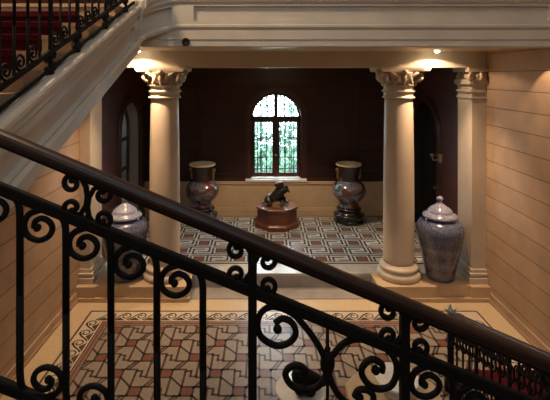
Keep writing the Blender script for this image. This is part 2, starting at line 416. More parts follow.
# raised panels beside the window
for s in (-1,1):
    for (a,b_) in ((.98,2.0),(2.12,3.2)):
        x0,x1 = sorted((s*a,s*b_))
        for (p,q,r,t) in ((x0,x1,1.02,1.07),(x0,x1,3.42,3.47)): bw.box((p,VB-.022,r),(q,VB,t))
        for (p,q) in ((x0,x0+.05),(x1-.05,x1)): bw.box((p,VB-.022,1.07),(q,VB,3.42))
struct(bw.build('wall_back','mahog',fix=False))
d = MB()
for (x0,x1) in ((-VW,VW),):
    d.box((x0,VB-.035,0),(x1,VB,.84)); d.box((x0,VB-.06,.80),(x1,VB,.87)); d.box((x0,VB-.06,0),(x1,VB,.16)); d.box((x0,VB-.05,.16),(x1,VB,.20))
struct(d.build('trim_2','dado',bevel=.006))
ac, ahw, asp = 9.85, .70, 2.27
RD = .28
def side_wall(name, s, inner):
    w_ = MB()
    arch_panel(w_, lambda u,z:(s*VW,u,z), 8.02, VB+.02, 0, 4.1, ac, ahw, asp, 0)
    for (a,b_) in ((8.02,ac-ahw-.22),(ac+ahw+.22,VB)):
        x0,x1 = sorted((s*VW, s*(VW-.03)))
        w_.box((x0,a,0),(x1,b_,.14)); w_.box((x0,a,.84),(x1,b_,.89)); 
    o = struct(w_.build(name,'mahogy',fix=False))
    # reveal of the opening
    r_ = MB(); path = [(ac-ahw,0)]
    for i in range(21):
        a = PI-PI*i/20; path.append((ac+ahw*math.cos(a), asp+ahw*math.sin(a)))
    path.append((ac+ahw,0))
    r_.sweep([[(s*VW,u,z),(s*(VW+RD),u,z)] for u,z in path], closed=False)
    r_.faces([(s*VW,ac-ahw,0.001),(s*(VW+RD),ac-ahw,0.001),(s*(VW+RD),ac+ahw,.001),(s*VW,ac+ahw,.001)],[(0,1,2,3)])
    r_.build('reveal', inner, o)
    return o
side_wall('wall_left_vestibule', -1, 'plaster')
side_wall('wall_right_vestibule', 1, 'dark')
def casing(name, s):
    c = MB()
    arch_strip(c, lambda u,z,dp:(s*(VW-dp),u,z), ac, ahw, asp, 0, [(0,-.02),(0,.03),(.05,.035),(.06,.055),(.14,.06),(.15,.03),(.20,.025),(.20,-.0)])
    return struct(c.build(name,'mtrim'))
casing('trim_3',-1); casing('trim_4',1)
# glazed door in the left opening, dark panelled door in the right one
dr = MB(); X = -VW-RD
arch_strip(dr, lambda u,z,dp:(X+dp,u,z), ac, ahw-.09, asp, 0, [(0,0),(0,.05),(.09,.05),(.09,0)])
for zz in (.55,1.35,2.05): dr.box((X,ac-ahw+.09,zz),(X+.05,ac+ahw-.09,zz+.07))
dr.box((X,ac-.045,0),(X+.05,ac+.045,asp+ahw-.1)); dr.box((X,ac-ahw+.09,0),(X+.05,ac+ahw-.09,.14))
do = struct(dr.build('door_1','mtrim'))
pn = MB(); pn.box((X+.02,ac-ahw+.06,.1),(X+.026,ac+ahw-.06,asp+ahw-.15)); pn.build('pane','glass',do)
hd = MB(); hd.tube([(X+.05,ac-.08,1.05),(X+.10,ac-.08,1.05),(X+.10,ac-.18,1.05)],.012); hd.build('door_handle','brass',do)
dr = MB(); X = VW+RD
dr.box((X-.06,ac-ahw-.05,0),(X,ac+ahw+.05,asp+ahw+.05))
for zz,zt in ((.2,1.0),(1.15,2.2)):
    for a,b_ in ((ac-ahw+.08,ac-.06),(ac+.06,ac+ahw-.08)): dr.box((X-.085,a,zz),(X-.06,b_,zt))
do = struct(dr.build('door_2','dark',bevel=.008))
hd = MB(); hd.ball((X-.11,ac-.12,1.05),.035); hd.tube([(X-.06,ac-.12,1.05),(X-.11,ac-.12,1.05)],.012); hd.build('door_handle','brass',do)
# room behind the left glazed door
w = MB(); w.box((-VW-2.6,8.5,-.05),(-VW-RD-.01,11.3,0)); struct(w.build('floor.002','grey'))
w = MB(); w.box((-VW-2.7,8.5,0),(-VW-2.6,11.3,3.2)); w.box((-VW-2.6,8.4,0),(-VW-RD-.01,8.5,3.2)); w.box((-VW-2.6,11.3,0),(-VW-RD-.01,11.4,3.2)); w.box((-VW-2.7,8.4,3.2),(-VW-RD-.01,11.4,3.3)); struct(w.build('wall_side_room','plaster'))
cb_ = thing('side_cabinet','dark cabinet in the side room, glimpsed through the left glazed archway','cabinet',(-VW-2.2,11.0,0))
b = MB(); b.box((-.35,-.25,0),(.9,.28,1.25)); b.build('body','standw',cb_,bevel=.01)
for x_ in (-.33,.29): b = MB(); b.box((x_,-.27,.1),(x_+.58,-.25,1.18)); b.build('door','mtrim',cb_)
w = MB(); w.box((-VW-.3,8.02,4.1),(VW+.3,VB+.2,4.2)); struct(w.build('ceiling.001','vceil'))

# ------------------------------------------------------------------ arched window
fr = MB(); Y = VB+.16
F3 = lambda u,z,dp:(u,VB+dp,z)
arch_strip(fr, F3, 0, WH-.0, WSP, WS, [(0,.20),(0,-.03),(.05,-.05),(.10,-.05),(.11,-.02),(.15,-.02),(.15,0),(.0,.2)])
win = struct(fr.build('window_1','mtrim'))
cs = MB()
arch_strip(cs, F3, 0, WH-.055, WSP, WS, [(0,.19),(0,.13),(.055,.13),(.055,.19)])
cs.box((-WH,VB+.13,WSP-.06),(WH,VB+.19,WSP+.03)); cs.box((-.05,VB+.12,WS),(.05,VB+.19,WSP+WH-.02))
cs.build('window_frame','mtrim',win)
for s in (-1,1):
    m_ = MB(); x0,x1 = sorted((s*.05,s*(WH-.055)))
    m_.box((x0,VB+.135,WS),(x1,VB+.18,WS+.11)); m_.box((x0,VB+.135,WSP-.12),(x1,VB+.18,WSP-.06))
    for x in (x0,x1-.045): m_.box((x,VB+.135,WS+.11),(x+.045,VB+.18,WSP-.12))
    for zz in (1.45,1.96): m_.box((x0,VB+.15,zz),(x1,VB+.165,zz+.022))
    for k in (1,2): xx = x0+.045+(x1-x0-.09)*k/3; m_.box((xx-.013,VB+.15,WS+.1),(xx+.013,VB+.165,WSP-.1))
    co = m_.build('casement','mtrim',win)
    p_ = MB(); p_.box((x0+.03,VB+.155,WS+.08),(x1-.03,VB+.159,WSP-.1)); p_.build('pane','glass',co)
ap = MB(); n = 24
ap.faces([(WH*.95*math.cos(PI*i/n),VB+.157,WSP+.02+WH*.93*math.sin(PI*i/n)) for i in range(n+1)],[tuple(range(n+1))])
ap.build('arch_pane','glass',win)
am = MB()
for s in (-1,1):
    for xx in (.22,.40):
        am.box((s*xx-.013,VB+.15,WSP+.02),(s*xx+.013,VB+.165,WSP+math.sqrt((WH-.05)**2-xx*xx)))
am.build('glazing_bar','mtrim',win)
sl = MB(); sl.box((-WH-.14,VB-.09,WS-.075),(WH+.14,VB+.2,WS-.012)); sl.build('window_sill','sill',win,bevel=.006)
kb = MB(); kb.ball((.0,VB+.10,1.52),.022); kb.tube([(0,VB+.125,1.52),(0,VB+.10,1.52)],.009); kb.build('window_knob','sill',win)
gr = tag(MB().build('window_grille','iron'),'black iron security grille of thin upright bars outside the arched window','grille')
gm = MB()
for i in range(11):
    x = -.6+i*.12; top = WSP+math.sqrt(max(.02,.66**2-x*x))
    gm.tube([(x,VB+.30,WS-.02),(x,VB+.30,top)],.013,6)
for zz in (1.12,1.42,1.9,2.42): gm.box((-.68,VB+.29,zz),(.68,VB+.31,zz+.02))
for i in range(5):
    x = -.48+i*.24
    for zz in (1.27,):
        c = [(x+.07*math.cos(a*PI/8),VB+.30,zz+.1*math.sin(a*PI/8)) for a in range(17)]; gm.tube(c,.007,6)
bpy.data.objects.remove(gr); gr = tag(gm.build('window_grille','iron'),'black iron security grille of thin upright bars outside the arched window','grille')
for nm,yy in (('wall_outside',VB),):   # thickness of the back wall round the opening
    o_ = MB(); arch_strip(o_, F3, 0, WH, WSP, WS-.07, [(0,.0),(0,.26),(.02,.26),(.02,.0)]); o_.box((-WH-.6,VB+.02,-.3),(WH+.6,VB+.26,WS-.08))
    arch_panel(o_, lambda u,z:(u,VB+.26,z), -VW-.3, VW+.3, -.3, 4.2, 0, WH, WSP, WS-.08)
    struct(o_.build('wall_back_outside','sill',fix=False))

# ------------------------------------------------------------------ columns, pilasters, plinths
CT = 3.73
def volute(mb, base, ang, r=.085):
    """spiral scroll standing in the vertical plane that points along ang"""
    c, s_ = math.cos(ang), math.sin(ang); P = []
    for k in range(26):
        a = PI*.5 - k/25*2*PI*1.6; rr = r*(1-.72*k/25)
        P.append((base[0]+c*(rr*math.cos(a)), base[1]+s_*(rr*math.cos(a)), base[2]+rr*math.sin(a)))
    mb.tube(P, [.030*(1-.4*k/25) for k in range(26)], 8)
    mb.ball(P[-1], .03)
def make_capital(mb):
    z = 3.44
    mb.lathe([(.262,-.255),(.285,-.25),(.285,-.225),(.262,-.22),(.262,-.15),(.29,-.145),(.295,-.13),(.29,-.11),(.262,-.10),(.262,-.04),(.30,-.035),(.305,-.015),(.29,.0),(.27,.01),(.27,.06),(.30,.11),(.345,.17),(.36,.21),(.30,.22)], (0,0,z), 40)
    A = .41                                                     # abacus with hollowed sides
    ring = []
    for q in range(4):
        for k in range(9):
            t = -1+2*k/8; u, v = A*t, A-.075*(1-t*t)
            a = q*PI/2; ring.append((u*math.cos(a)+v*math.sin(a), -u*math.sin(a)+v*math.cos(a)))
    mb.sweep([[(x*.97,y*.97,z+.215) for x,y in ring],[(x,y,z+.235) for x,y in ring],[(x*1.02,y*1.02,z+.27) for x,y in ring],[(x*1.02,y*1.02,CT) for x,y in ring]])
    for q in range(4):
        a = PI/4+q*PI/2
        volute(mb, (.36*math.cos(a),.36*math.sin(a),z+.125), a)
        for sgn in (-1,1):                                      # leaf stalks curling to the volutes
            b0 = a+sgn*.62
            mb.tube([(.30*math.cos(b0),.30*math.sin(b0),z+.03),(.34*math.cos(a+sgn*.45),.34*math.sin(a+sgn*.45),z+.13),(.40*math.cos(a+sgn*.18),.40*math.sin(a+sgn*.18),z+.20),(.42*math.cos(a),.42*math.sin(a),z+.19)],[.022,.03,.03,.018],7)
        b0 = q*PI/2
        mb.ball((.37*math.cos(b0),.37*math.sin(b0),z+.205),.052,10,6)            # flower in the middle of each side
        for sgn in (-.32,0,.32): mb.ball((.335*math.cos(b0+sgn),.335*math.sin(b0+sgn),z+.10),.05,8,6,(.8,.8,1.5))
    for k in range(12):
        a = k*PI/6; mb.ball((.295*math.cos(a),.295*math.sin(a),z+.035),.04,8,6,(.8,.8,1.3))
def make_column(x, label):
    r = thing('stone_column', label, 'column', (x,7.74,0), 'columns of the vestibule screen')
    b = MB(); b.lathe([(.37,.0),(.38,.03),(.38,.07),(.37,.10),(.34,.115),(.32,.14),(.32,.155),(.337,.165),(.342,.19),(.33,.215),(.30,.225),(.28,.235),(.272,.26)],n=48); b.build('base','stone',r)
    s = MB(); s.lathe([(.272,.258),(.269,.32),(.269,1.2),(.262,2.2),(.247,3.10),(.245,3.19)],n=48); s.build('shaft','stone',r)
    c = MB(); make_capital(c); c.build('capital','stone',r)
    return r
make_column(-2.11,'round cream stone column at the left, in front of the pale arched niche')
make_column(2.10,'round cream stone column at the right, its base fully in view')
def make_pilaster(s, label):
    r = thing('stone_pilaster', label, 'pilaster', (s*(HW-.125),7.46,0), 'wall pilasters of the vestibule screen')
    x0, x1 = (-.125,.1245) if s > 0 else (-.1245,.065)
    b = MB()
    for (e,za,zb) in ((.07,0,.10),(.05,.10,.13),(.06,.13,.18),(.03,.18,.24)):
        b.box((x0-(e if s>0 else 0),-e,za),(x1+(e if s<0 else 0),.54,zb))
    b.build('base','stone',r,bevel=.01)
    sh = MB(); sh.box((x0,0,.24),(x1,.54,3.19)); sh.build('shaft','stone',r,bevel=.006)
    c = MB()
    for (e,za,zb) in ((0,3.18,3.45),(.025,3.19,3.215),(.03,3.30,3.335),(.035,3.42,3.44),(.06,3.44,3.52),(.09,3.655,CT)):
        c.box((x0-(e if s>0 else 0),-e,za),(x1+(e if s<0 else 0),.545,zb))
    c.box((x0,-.03,3.5),(x1,.54,3.66))
    xe = x0-.03 if s>0 else x1+.03
    volute(c,(xe,-.05,3.57),PI+.6 if s>0 else -.6,.075); volute(c,(-.05*s+ .04*s,-.06,3.57),-PI/2,.06)
    for k in range(3): c.ball((x0+.06+k*.07,-.05,3.56+.03*(k%2)),.045,8,6,(.8,.7,1.5))
    for k in range(5): c.ball((xe,.06+k*.1,3.56+.03*(k%2)),.045,8,6,(.7,.8,1.5))
    c.build('capital','stone',r)
make_pilaster(-1,'flat stone pilaster against the left wall behind the stair stringer')
make_pilaster(1,'flat stone pilaster against the right wall beside the tall blue jar')
for nm, s in (('trim_5',-1),('trim_6',1)):
    p = MB(); x0,x1 = sorted((s*1.62,s*HW)); p.box((x0,7.34,FL),(x1,8.02,0))
    x0,x1 = sorted((s*3.2,s*HW)); p.box((x0,7.30,FL),(x1,7.36,-.002)); x0,x1 = sorted((s*1.62,s*2.62)); p.box((x0,7.31,FL),(x1,7.36,-.002))
    x0,x1 = sorted((s*1.60,s*HW)); p.box((x0,7.29,FL),(x1,7.4,FL+.07))
    struct(p.build(nm,'step',bevel=.008))
p = MB(); p.box((-1.62,7.40,FL),(1.62,7.80,FL+.012)); struct(p.build('trim_7','grey'))

# ------------------------------------------------------------------ gallery over the columns
w = MB(); w.box((-HW,7.46,CT),(HW,8.02,4.01)); struct(w.build('ceiling_beam','marble'))
w = MB(); w.box((-HW,5.76,4.01),(HW,8.1,4.36)); w.box((-1.86-1.67,4.80,4.21),(-1.95,5.76,4.36)); struct(w.build('gallery_slab','marble'))
w = MB(); w.box((-HW,4.75,4.36),(-HW+.04,8.1,7.2)); w.box((-HW,4.75,7.2),(-HW+.07,8.1,7.3)); struct(w.build('trim_8','mahogy'))
path = [((HW,5.6),(0,-1))]
for i in range(30): path.append(((HW-(HW+1.41)*(i+1)/30,5.6),(0,-1)))
for i in range(1,17):
    a = PI/2*i/16; path.append(((-1.41-.45*math.sin(a), 5.2+.4*math.cos(a)), (math.sin(a)*.4, -math.cos(a)*.45)))
prof = [(-.3,4.176),(.02,4.176),(.04,4.195),(.055,4.22),(.055,4.245),(.03,4.26),(.03,4.30),(-.02,4.305),(-.02,4.49),(.03,4.495),(.03,4.525),(.055,4.54),(.07,4.565),(.07,4.60),(.10,4.63),(.10,4.70),(-.3,4.70)]
def offs(p, nrm, o):
    l = math.hypot(*nrm); return (p[0]+nrm[0]/l*o, p[1]+nrm[1]/l*o)
# normals on the bend point to the hall: towards +x at its stair end
path2 = [(p, (0,-1)) if i <= 30 else (p, (math.sin(PI/2*(i-30)/16), -math.cos(PI/2*(i-30)/16))) for i, (p, _) in enumerate(path)]
def drop(i): return -.21*max(0,(i-30)/16)**1.4
gm = MB(); gm.sweep([[(*offs(p, nr, o), z+drop(i)) for o, z in prof] for i, (p, nr) in enumerate(path2)])
lowp = [(5.9,3.965),(5.59,3.965),(5.58,3.975),(5.58,4.055),(5.565,4.06),(5.565,4.18),(5.9,4.18)]
gm.sweep([[(x,y,z) for y,z in lowp] for x in (-1.93,HW)])
def stile(p0, p1):
    rings = []
    for i, (p, nr) in enumerate(path2):
        if p0 <= i <= p1: rings.append([(*offs(p,nr,o),z+drop(i)) for o,z in ((-.04,4.29),(.032,4.29),(.032,4.51),(-.04,4.51))])
    gm.sweep(rings)
stile(29,33); stile(44,46); stile(0,1)
struct(gm.build('gallery_front','marble'))

# ------------------------------------------------------------------ stairs
ST, SR = .357, .1464
def z_nose(d): return EYE+.41*(d-2.747)
def zcap(d): return EYE+.407*(d-3.12)
up = thing('stair_flight','upper stair flight rising along the left wall under a red runner','stairs',(0,0,0))
s_ = MB(); cp = MB()
noses = [4.61-ST*k for k in range(12)]
for k, dn in enumerate(noses):
    zt = z_nose(4.61)-SR*k
    s_.box((-3.52,dn-.02,zt-.035),(-1.93,dn+ST+.02,zt)); s_.box((-3.52,dn,zt-SR-.06),(-1.93,dn+ST+.02,zt-.035))
    if k > 0: cp.box((-3.3,dn-.032,zt-.05),(-2.17,dn+ST,zt+.012))
    if k > 0: cp.box((-3.3,dn-.014,zt-SR),(-2.17,dn+.002,zt-.03))
s_.build('step','step',up)
cp.build('carpet_runner','carpet',up,bevel=.03)
def flank(name, prof, d0, d1, x, parent, material):
    m_ = MB(); n = 2
    m_.sweep([[(x+o,d,zcap(d)+v) for o,v in prof] for d in (d0,d1)])
    return m_.build(name, material, parent)
pf = [(-.07,0),(.03,0),(.04,-.02),(.04,-.055),(.02,-.075),(.02,-.125),(0,-.15),(0,-.215),(-.045,-.222),(-.045,-.40),(0,-.405),(0,-.425),(.025,-.45),(.025,-.545),(0,-.58),(-.07,-.58)]
flank('stringer', pf, .3, 5.2, -1.86, up, 'marble')
flank('soffit', [(-1.66,-.46),(-.07,-.46),(-.07,-.57),(-1.66,-.57)], .3, 5.2, -1.86, up, 'marble')
e = MB(); e.sweep([[(-1.86+o,d,zcap(d)+v) for o,v in ((-.05,-.21),(.003,-.21),(.003,-.41),(-.05,-.41))] for d in (5.08,5.2)]); e.build('stile','marble',up)

# flight the photographer stands on: falls to the right
fg = thing('stair_flight','stair flight in the foreground falling to the right behind the black railing','stairs',(0,0,0))
s_ = MB(); cp = MB()
for k in range(9):
    zt = 2.60-.1467*(k+1); x0 = -1.80+.355*k
    if k < 8:
        s_.box((x0,-.5,zt-.3),(x0+.40,1.36,zt)); cp.box((x0,-.3,zt-.02),(x0+.40,1.05,zt+.012))
s_.build('step','step',fg); cp.build('carpet_runner','carpet',fg)
# lower flight along the right wall
lo = thing('stair_flight','lower stair flight with red runner by the right wall, at the bottom of the frame','stairs',(0,0,0))
s_ = MB(); cp = MB()
for k in range(11):
    zt = FL+.14*(k+1); d0 = 5.4-.389*k
    if k < 10:
        s_.box((2.03,d0-.41,FL if k < 3 else zt-.4),(HW-.001,d0,zt)); cp.box((2.15,d0-.40,zt-.03),(HW-.25,d0+.012,zt+.012)); cp.box((2.15,d0,zt-.14),(HW-.25,d0+.012,zt))
m_ = MB(); m_.sweep([[(x,1.515,FL),(x,5.2,FL),(x,5.2,-.265),(x,1.515,1.06)] for x in (1.885,2.028)]); m_.build('stringer','marble',lo)
s_.build('step','step',lo,bevel=.006); cp.build('carpet_runner','carpet',lo,bevel=.006)
w = MB(); w.box((.70,-.5,FL),(1.39,1.33,1.126)); w.box((1.40,-.5,FL),(HW-.001,1.45,1.08)); w.box((-HW+.001,-1.5,FL),(-1.94,.299,2.4)); struct(w.build('wall_stair_base','wallx'))
w = MB(); w.box((1.40,-.5,1.08),(HW-.001,1.51,1.28)); struct(w.build('landing','step'))
w = MB(); w.box((-HW+.001,-1.5,2.4),(-1.94,.70,2.6)); w.box((-1.94,-1.5,2.4),(-1.80,.29,2.6)); struct(w.build('landing.001','step'))

# ------------------------------------------------------------------ wrought iron railings
K = 1.44/430
def local_uv(fmap):
    return lambda P: [fmap(u, v) for u, v in P]
CROOK = [(0,12),(0,-78),(-1.5,-91),(-8,-99.4),(-17.8,-103.7),(-27.5,-102.7),(-37.5,-98),(-42,-88),(-38.5,-77.5),(-27.5,-72.7),(-17,-77),(-13.5,-85),(-17.5,-92),(-25,-94.7),(-31,-91),(-31.5,-85)]
CBLOB = (-28.5,-85.2)
def cscroll(sgn):
    P = []
    for k in range(22):                                  # inner end of the upper spiral outwards
        t = 1-k/21; a_ = -PI/2 - t*2*PI*1.0; r_ = 9.0*(1-.62*t)
        P.append((-15.5+r_*math.cos(a_), -40+2.4*0+r_*math.sin(a_)))
    P += [(-6.5,-46),(-1.5,-37),(0,-27),(-1.5,-18),(-6.5,-10)]
    for k in range(22):
        t = k/21; a_ = PI/2 + t*2*PI*1.0; r_ = 9.0*(1-.62*t)
        P.append((-15.5+r_*math.cos(a_), -16+r_*math.sin(a_)))
    return [(sgn*-x if sgn > 0 else x, y+(.40*16+4.5 if sgn > 0 else -.40*16+6)) for x, y in P]
CL, CR = cscroll(-1), cscroll(1)
UL = [(0,3),(-5,-10),(-12,-22.5),(-22,-36),(-35.4,-50),(-54,-56.5),(-66,-51),(-70,-39),(-66,-26),(-52,-17.5),(-39,-20),(-32,-29),(-35,-40),(-45,-44.5),(-52.5,-40)]
LL = [(0,0),(-2,13),(-11,24),(-24,26.5),(-36,22),(-42,13),(-39,5),(-30,2),(-22,7),(-23,15),(-27.5,17)]
UR = [(0,-4),(6,-9),(16.5,-20),(31,-24),(53,-18.4),(67,-4),(69,11),(62,23.5),(47,25),(36.5,16),(34.6,5),(44,-4),(54.6,1.6),(54,9)]
LR = [(0,3),(2,13),(7,26),(17,38),(31,45),(43,43),(46,34),(40,27),(31,27),(27,34)]
def railing(name, label, fmap, u0, u1, bars, posts, panels, nodes, slope=.405, hslope=.4145, vis=None, seg=1, hand_ext=(0,0), thick=1.0, hv=136.6, mids=(), ny=Vector((0,1,0))):
    """fmap(u,v): u runs down the stair, v grows downwards (both in railing units); K metres per unit"""
    root = thing(name, label, 'railing', (0,0,0))
    rb = 3.6*K*thick
    def line(v0, sl): return [fmap(u0, v0+sl*u0), fmap(u1, v0+sl*u1)]
    def bar_rail(nm, v0, hh, dd, sl=slope):
        m_ = MB(); rings = []
        for u in (u0,u1):
            p = Vector(fmap(u, v0+sl*u))
            rings.append([p+ny*a*dd+Vector((0,0,b*hh)) for a,b in ((-1,-.7),(-.7,-1),(.7,-1),(1,-.7),(1,.7),(.7,1),(-.7,1),(-1,.7))])
        m_.sweep(rings); return m_.build(nm,'iron',root)
    bar_rail('lower_rail', 188.5, 6.2*K, .014); bar_rail('bottom_rail', 384, 6.2*K, .014); bar_rail('base_rail', 420, 5*K, .014)
    # moulded wooden handrail
    m_ = MB(); rings = []
    hp = [(-.018,-.022),(.018,-.022),(.020,-.015),(.030,-.011),(.033,.0),(.031,.011),(.024,.019),(.012,.0225),(0,.0235),(-.012,.0225),(-.024,.019),(-.031,.011),(-.033,.0),(-.030,-.011),(-.020,-.015)]
    for u in (u0-hand_ext[0],u1+hand_ext[1]):
        p = Vector(fmap(u, hv+hslope*u)); rings.append([p+ny*a+Vector((0,0,b)) for a,b in hp])
    m_.sweep(rings, smooth=False); hr = m_.build('handrail','hand',root,bevel=.002)
    fl = MB(); rings = []
    for u in (u0,u1):
        p = Vector(fmap(u, hv+7.6+hslope*u)); rings.append([p+ny*a*.017+Vector((0,0,b*.004)) for a,b in ((-1,-1),(1,-1),(1,1),(-1,1))])
    fl.sweep(rings); fl.build('rail_core','iron',root)
    for b in bars:
        m_ = MB(); mid = 286.25+slope*b
        for s in (1,-1):
            P = smooth_path([(b+s*x, mid+s*y) for x,y in CROOK[1:]],3)
            P3 = [fmap(b, mid)]+[fmap(u,v) for u,v in P]
            n_ = len(P3); m_.tube(P3,[rb if i < 4 else rb*(1-.15*min(1,(i-4)/20)) for i in range(n_)],7)
            m_.ball(fmap(b+s*CBLOB[0], mid+s*CBLOB[1]), 4.0*K,8,6)
        m_.build('baluster','iron',root)
    for p in posts:
        m_ = MB(); a, z_ = Vector(fmap(p,hv+7+hslope*p)), Vector(fmap(p,434+slope*p))
        w_ = 4.3*K*thick; ux = (Vector(fmap(p+1,0))-Vector(fmap(p,0))).normalized()
        ux.z = 0; ux.normalize()
        m_.sweep([[q+ux*w_*i+ny*w_*j for i,j in ((-1,-1),(1,-1),(1,1),(-1,1))] for q in (z_,a)])
        f0 = z_; m_.sweep([[q+ux*w_*e*i+ny*w_*e*j for i,j in ((-1,-1),(1,-1),(1,1),(-1,1))] for q,e in ((f0-Vector((0,0,.01)),2.0),(f0+Vector((0,0,.012)),2.0),(f0+Vector((0,0,.035)),1.2))])
        m_.build('post','iron',root)
    for nd in nodes:
        v0 = 188.5+slope*nd
        for sh in (CL,CR):
            m_ = MB(); P = [fmap(nd+x, v0+y) for x,y in sh]
            m_.tube(P,2.8*K,6)
            for q in (sh[0],sh[-1]): m_.ball(fmap(nd+q[0],v0+q[1]),3.7*K,8,6)
            m_.build('scroll','iron',root)
        for sh in (CL,CR):                           # the same pair upside down above the base rail
            m_ = MB(); v1 = 384+slope*nd; P = [fmap(nd-x, v1-y) for x,y in sh]
            m_.tube(P,2.8*K,6)
            for q in (sh[0],sh[-1]): m_.ball(fmap(nd-q[0],v1-q[1]),3.7*K,8,6)
            m_.build('scroll','iron',root)
    for nd in mids:
        v0 = 264+slope*nd
        for sh in (CL,CR):
            m_ = MB(); P = [fmap(nd+x*1.2, v0+y*1.2) for x,y in sh]
            m_.tube(P,2.8*K,6)
            for q in (sh[0],sh[-1]): m_.ball(fmap(nd+q[0]*1.2,v0+q[1]*1.2),3.7*K,8,6)
            m_.build('scroll','iron',root)
    for c in panels:
        v0 = 230.4+slope*c; vm = 286.25+slope*c
        for s in (1,-1):
            F = lambda x,y: fmap(c+s*x, vm+s*(v0-vm+y))
            for sh, bl in ((UL,(-50,-34)),(LL,(-28,13)),(UR,(48,7)),(LR,(32,35))):
                m_ = MB(); m_.tube([F(x,y) for x,y in smooth_path(sh,4)],3.3*K,7)
                m_.ball(F(*bl),4.6*K,8,6); m_.build('panel_scroll','iron',root)
            cb = MB(); q = F(0,0); cb.ball(q,7.5*K,10,8,(1,.8,1.7)); cb.ball(F(0,-14),3.2*K,8,6); cb.ball(F(0,14),3.2*K,8,6); cb.build('collar','iron',root)
        rd = MB(); rd.tube([fmap(c,190+slope*c),fmap(c,384+slope*c)],1.8*K,6); rd.build('centre_rod','iron',root)
    return root
# foreground railing
FD = 1.44
fmapF = lambda u, v: (CX+(u-262)*K, FD, EYE-(v-75)*K)
barsF = [-72,20,66,111,157,203,453,499,545,591,637]
rF = railing('stair_railing','black wrought iron railing with mahogany handrail crossing the whole foreground', fmapF, -160, 700, barsF, [-158,-26,252.5,404.5,682], [-92,327.5], [-75,87.5,252,404,566], hand_ext=(0,0))
st = MB(); st.sweep([[Vector(fmapF(u,433+.405*u))+Vector((0,a,b)) for a,b in ((-.08,0),(.08,0),(.08,-.40),(-.08,-.40))] for u in (-163,702)]); st.build('stringer','marble',fg)
# upper railing on the stringer, d falls as u grows
fmapU = lambda u, v: (-1.905, 5.2-u*K, 5.888-v*K)
ubars = []; uposts = []
uposts = [(5.2-d)/K for d in (1.75,3.144,3.6,4.25,4.88)]
for j in range(-9, 13):
    d = 3.144+.154*j; u = (5.2-d)/K
    if all(abs(u-p) > 22 for p in uposts) and u > 5: ubars.append(u)
railing('stair_railing','black wrought iron railing standing on the stringer of the upper left flight', fmapU, 5, 1200, ubars, uposts, [], [u+2 for u in uposts], ny=Vector((1,0,0)), thick=.85)
# lower railing beside the lower flight, d grows with u
fmapL = lambda u, v: (1.95, 1.5+u*K, 2.53-v*K)
lp = 1120
lbars = [lp-46*k for k in range(1,22) if k % 4]
lposts = [lp-46*k for k in range(4,22,4)]
railing('stair_railing','black wrought iron railing of the lower right flight, seen through the foreground railing', fmapL, 60, lp, lbars, lposts, [], lposts+[lp-90], slope=.36, hslope=.36, hv=145, mids=[lp-23-46*k for k in range(0,14)], ny=Vector((1,0,0)))
nw = thing('newel_post','dark newel post with green bronze finial at the foot of the lower flight','newel post',(1.95,5.27,FL))
b = MB(); b.lathe([(.07,0),(.07,.12),(.055,.14),(.04,.2),(.035,.5),(.045,.52),(.035,.54),(.033,.80),(.05,.84),(.05,.87)],n=20); b.build('shaft','iron',nw)
b = MB(); FO = -.11
b.lathe([(r_,z_+FO) for r_,z_ in [(.05,.98),(.03,1.0),(.022,1.03),(.04,1.05),(.045,1.075),(.03,1.10),(.012,1.12),(.012,1.15),(.002,1.17)]],n=16)
for k in range(4):
    a = k*PI/2; b.tube([(.02*math.cos(a),.02*math.sin(a),1.08+FO),(.06*math.cos(a),.06*math.sin(a),1.09+FO),(.075*math.cos(a),.075*math.sin(a),1.115+FO)],[.012,.010,.004],6)
b.build('finial','verd',nw)

# ------------------------------------------------------------------ jars
def make_jar(loc, label):
    r = thing('porcelain_jar', label, 'jar', loc, 'tall lidded porcelain jars on the stone ledge')
    b = MB(); b.lathe([(.235,0),(.245,.01),(.245,.04),(.25,.08),(.29,.28),(.345,.52),(.388,.72),(.402,.84),(.395,.92),(.36,.99),(.29,1.035),(.25,1.05),(.25,1.075)],n=48); b.build('body','jar',r)
    l = MB(); l.lathe([(.27,1.07),(.295,1.08),(.298,1.10),(.285,1.125),(.235,1.15),(.21,1.165),(.212,1.185),(.20,1.205),(.15,1.25),(.09,1.29),(.05,1.315),(.04,1.35)],n=44)
    lo_ = l.build('lid','jarlid',r)
    k = MB(); k.lathe([(.042,1.345),(.03,1.355),(.045,1.37),(.058,1.395),(.05,1.42),(.025,1.44),(.004,1.447)],n=24); k.build('knob','jarlid',lo_)
    return r
j = make_jar((2.81,7.66,0),'tall blue lidded porcelain jar beside the right column')
dup(j,(-2.80,7.66,0),'tall blue lidded porcelain jar beside the left column, seen through the railing')

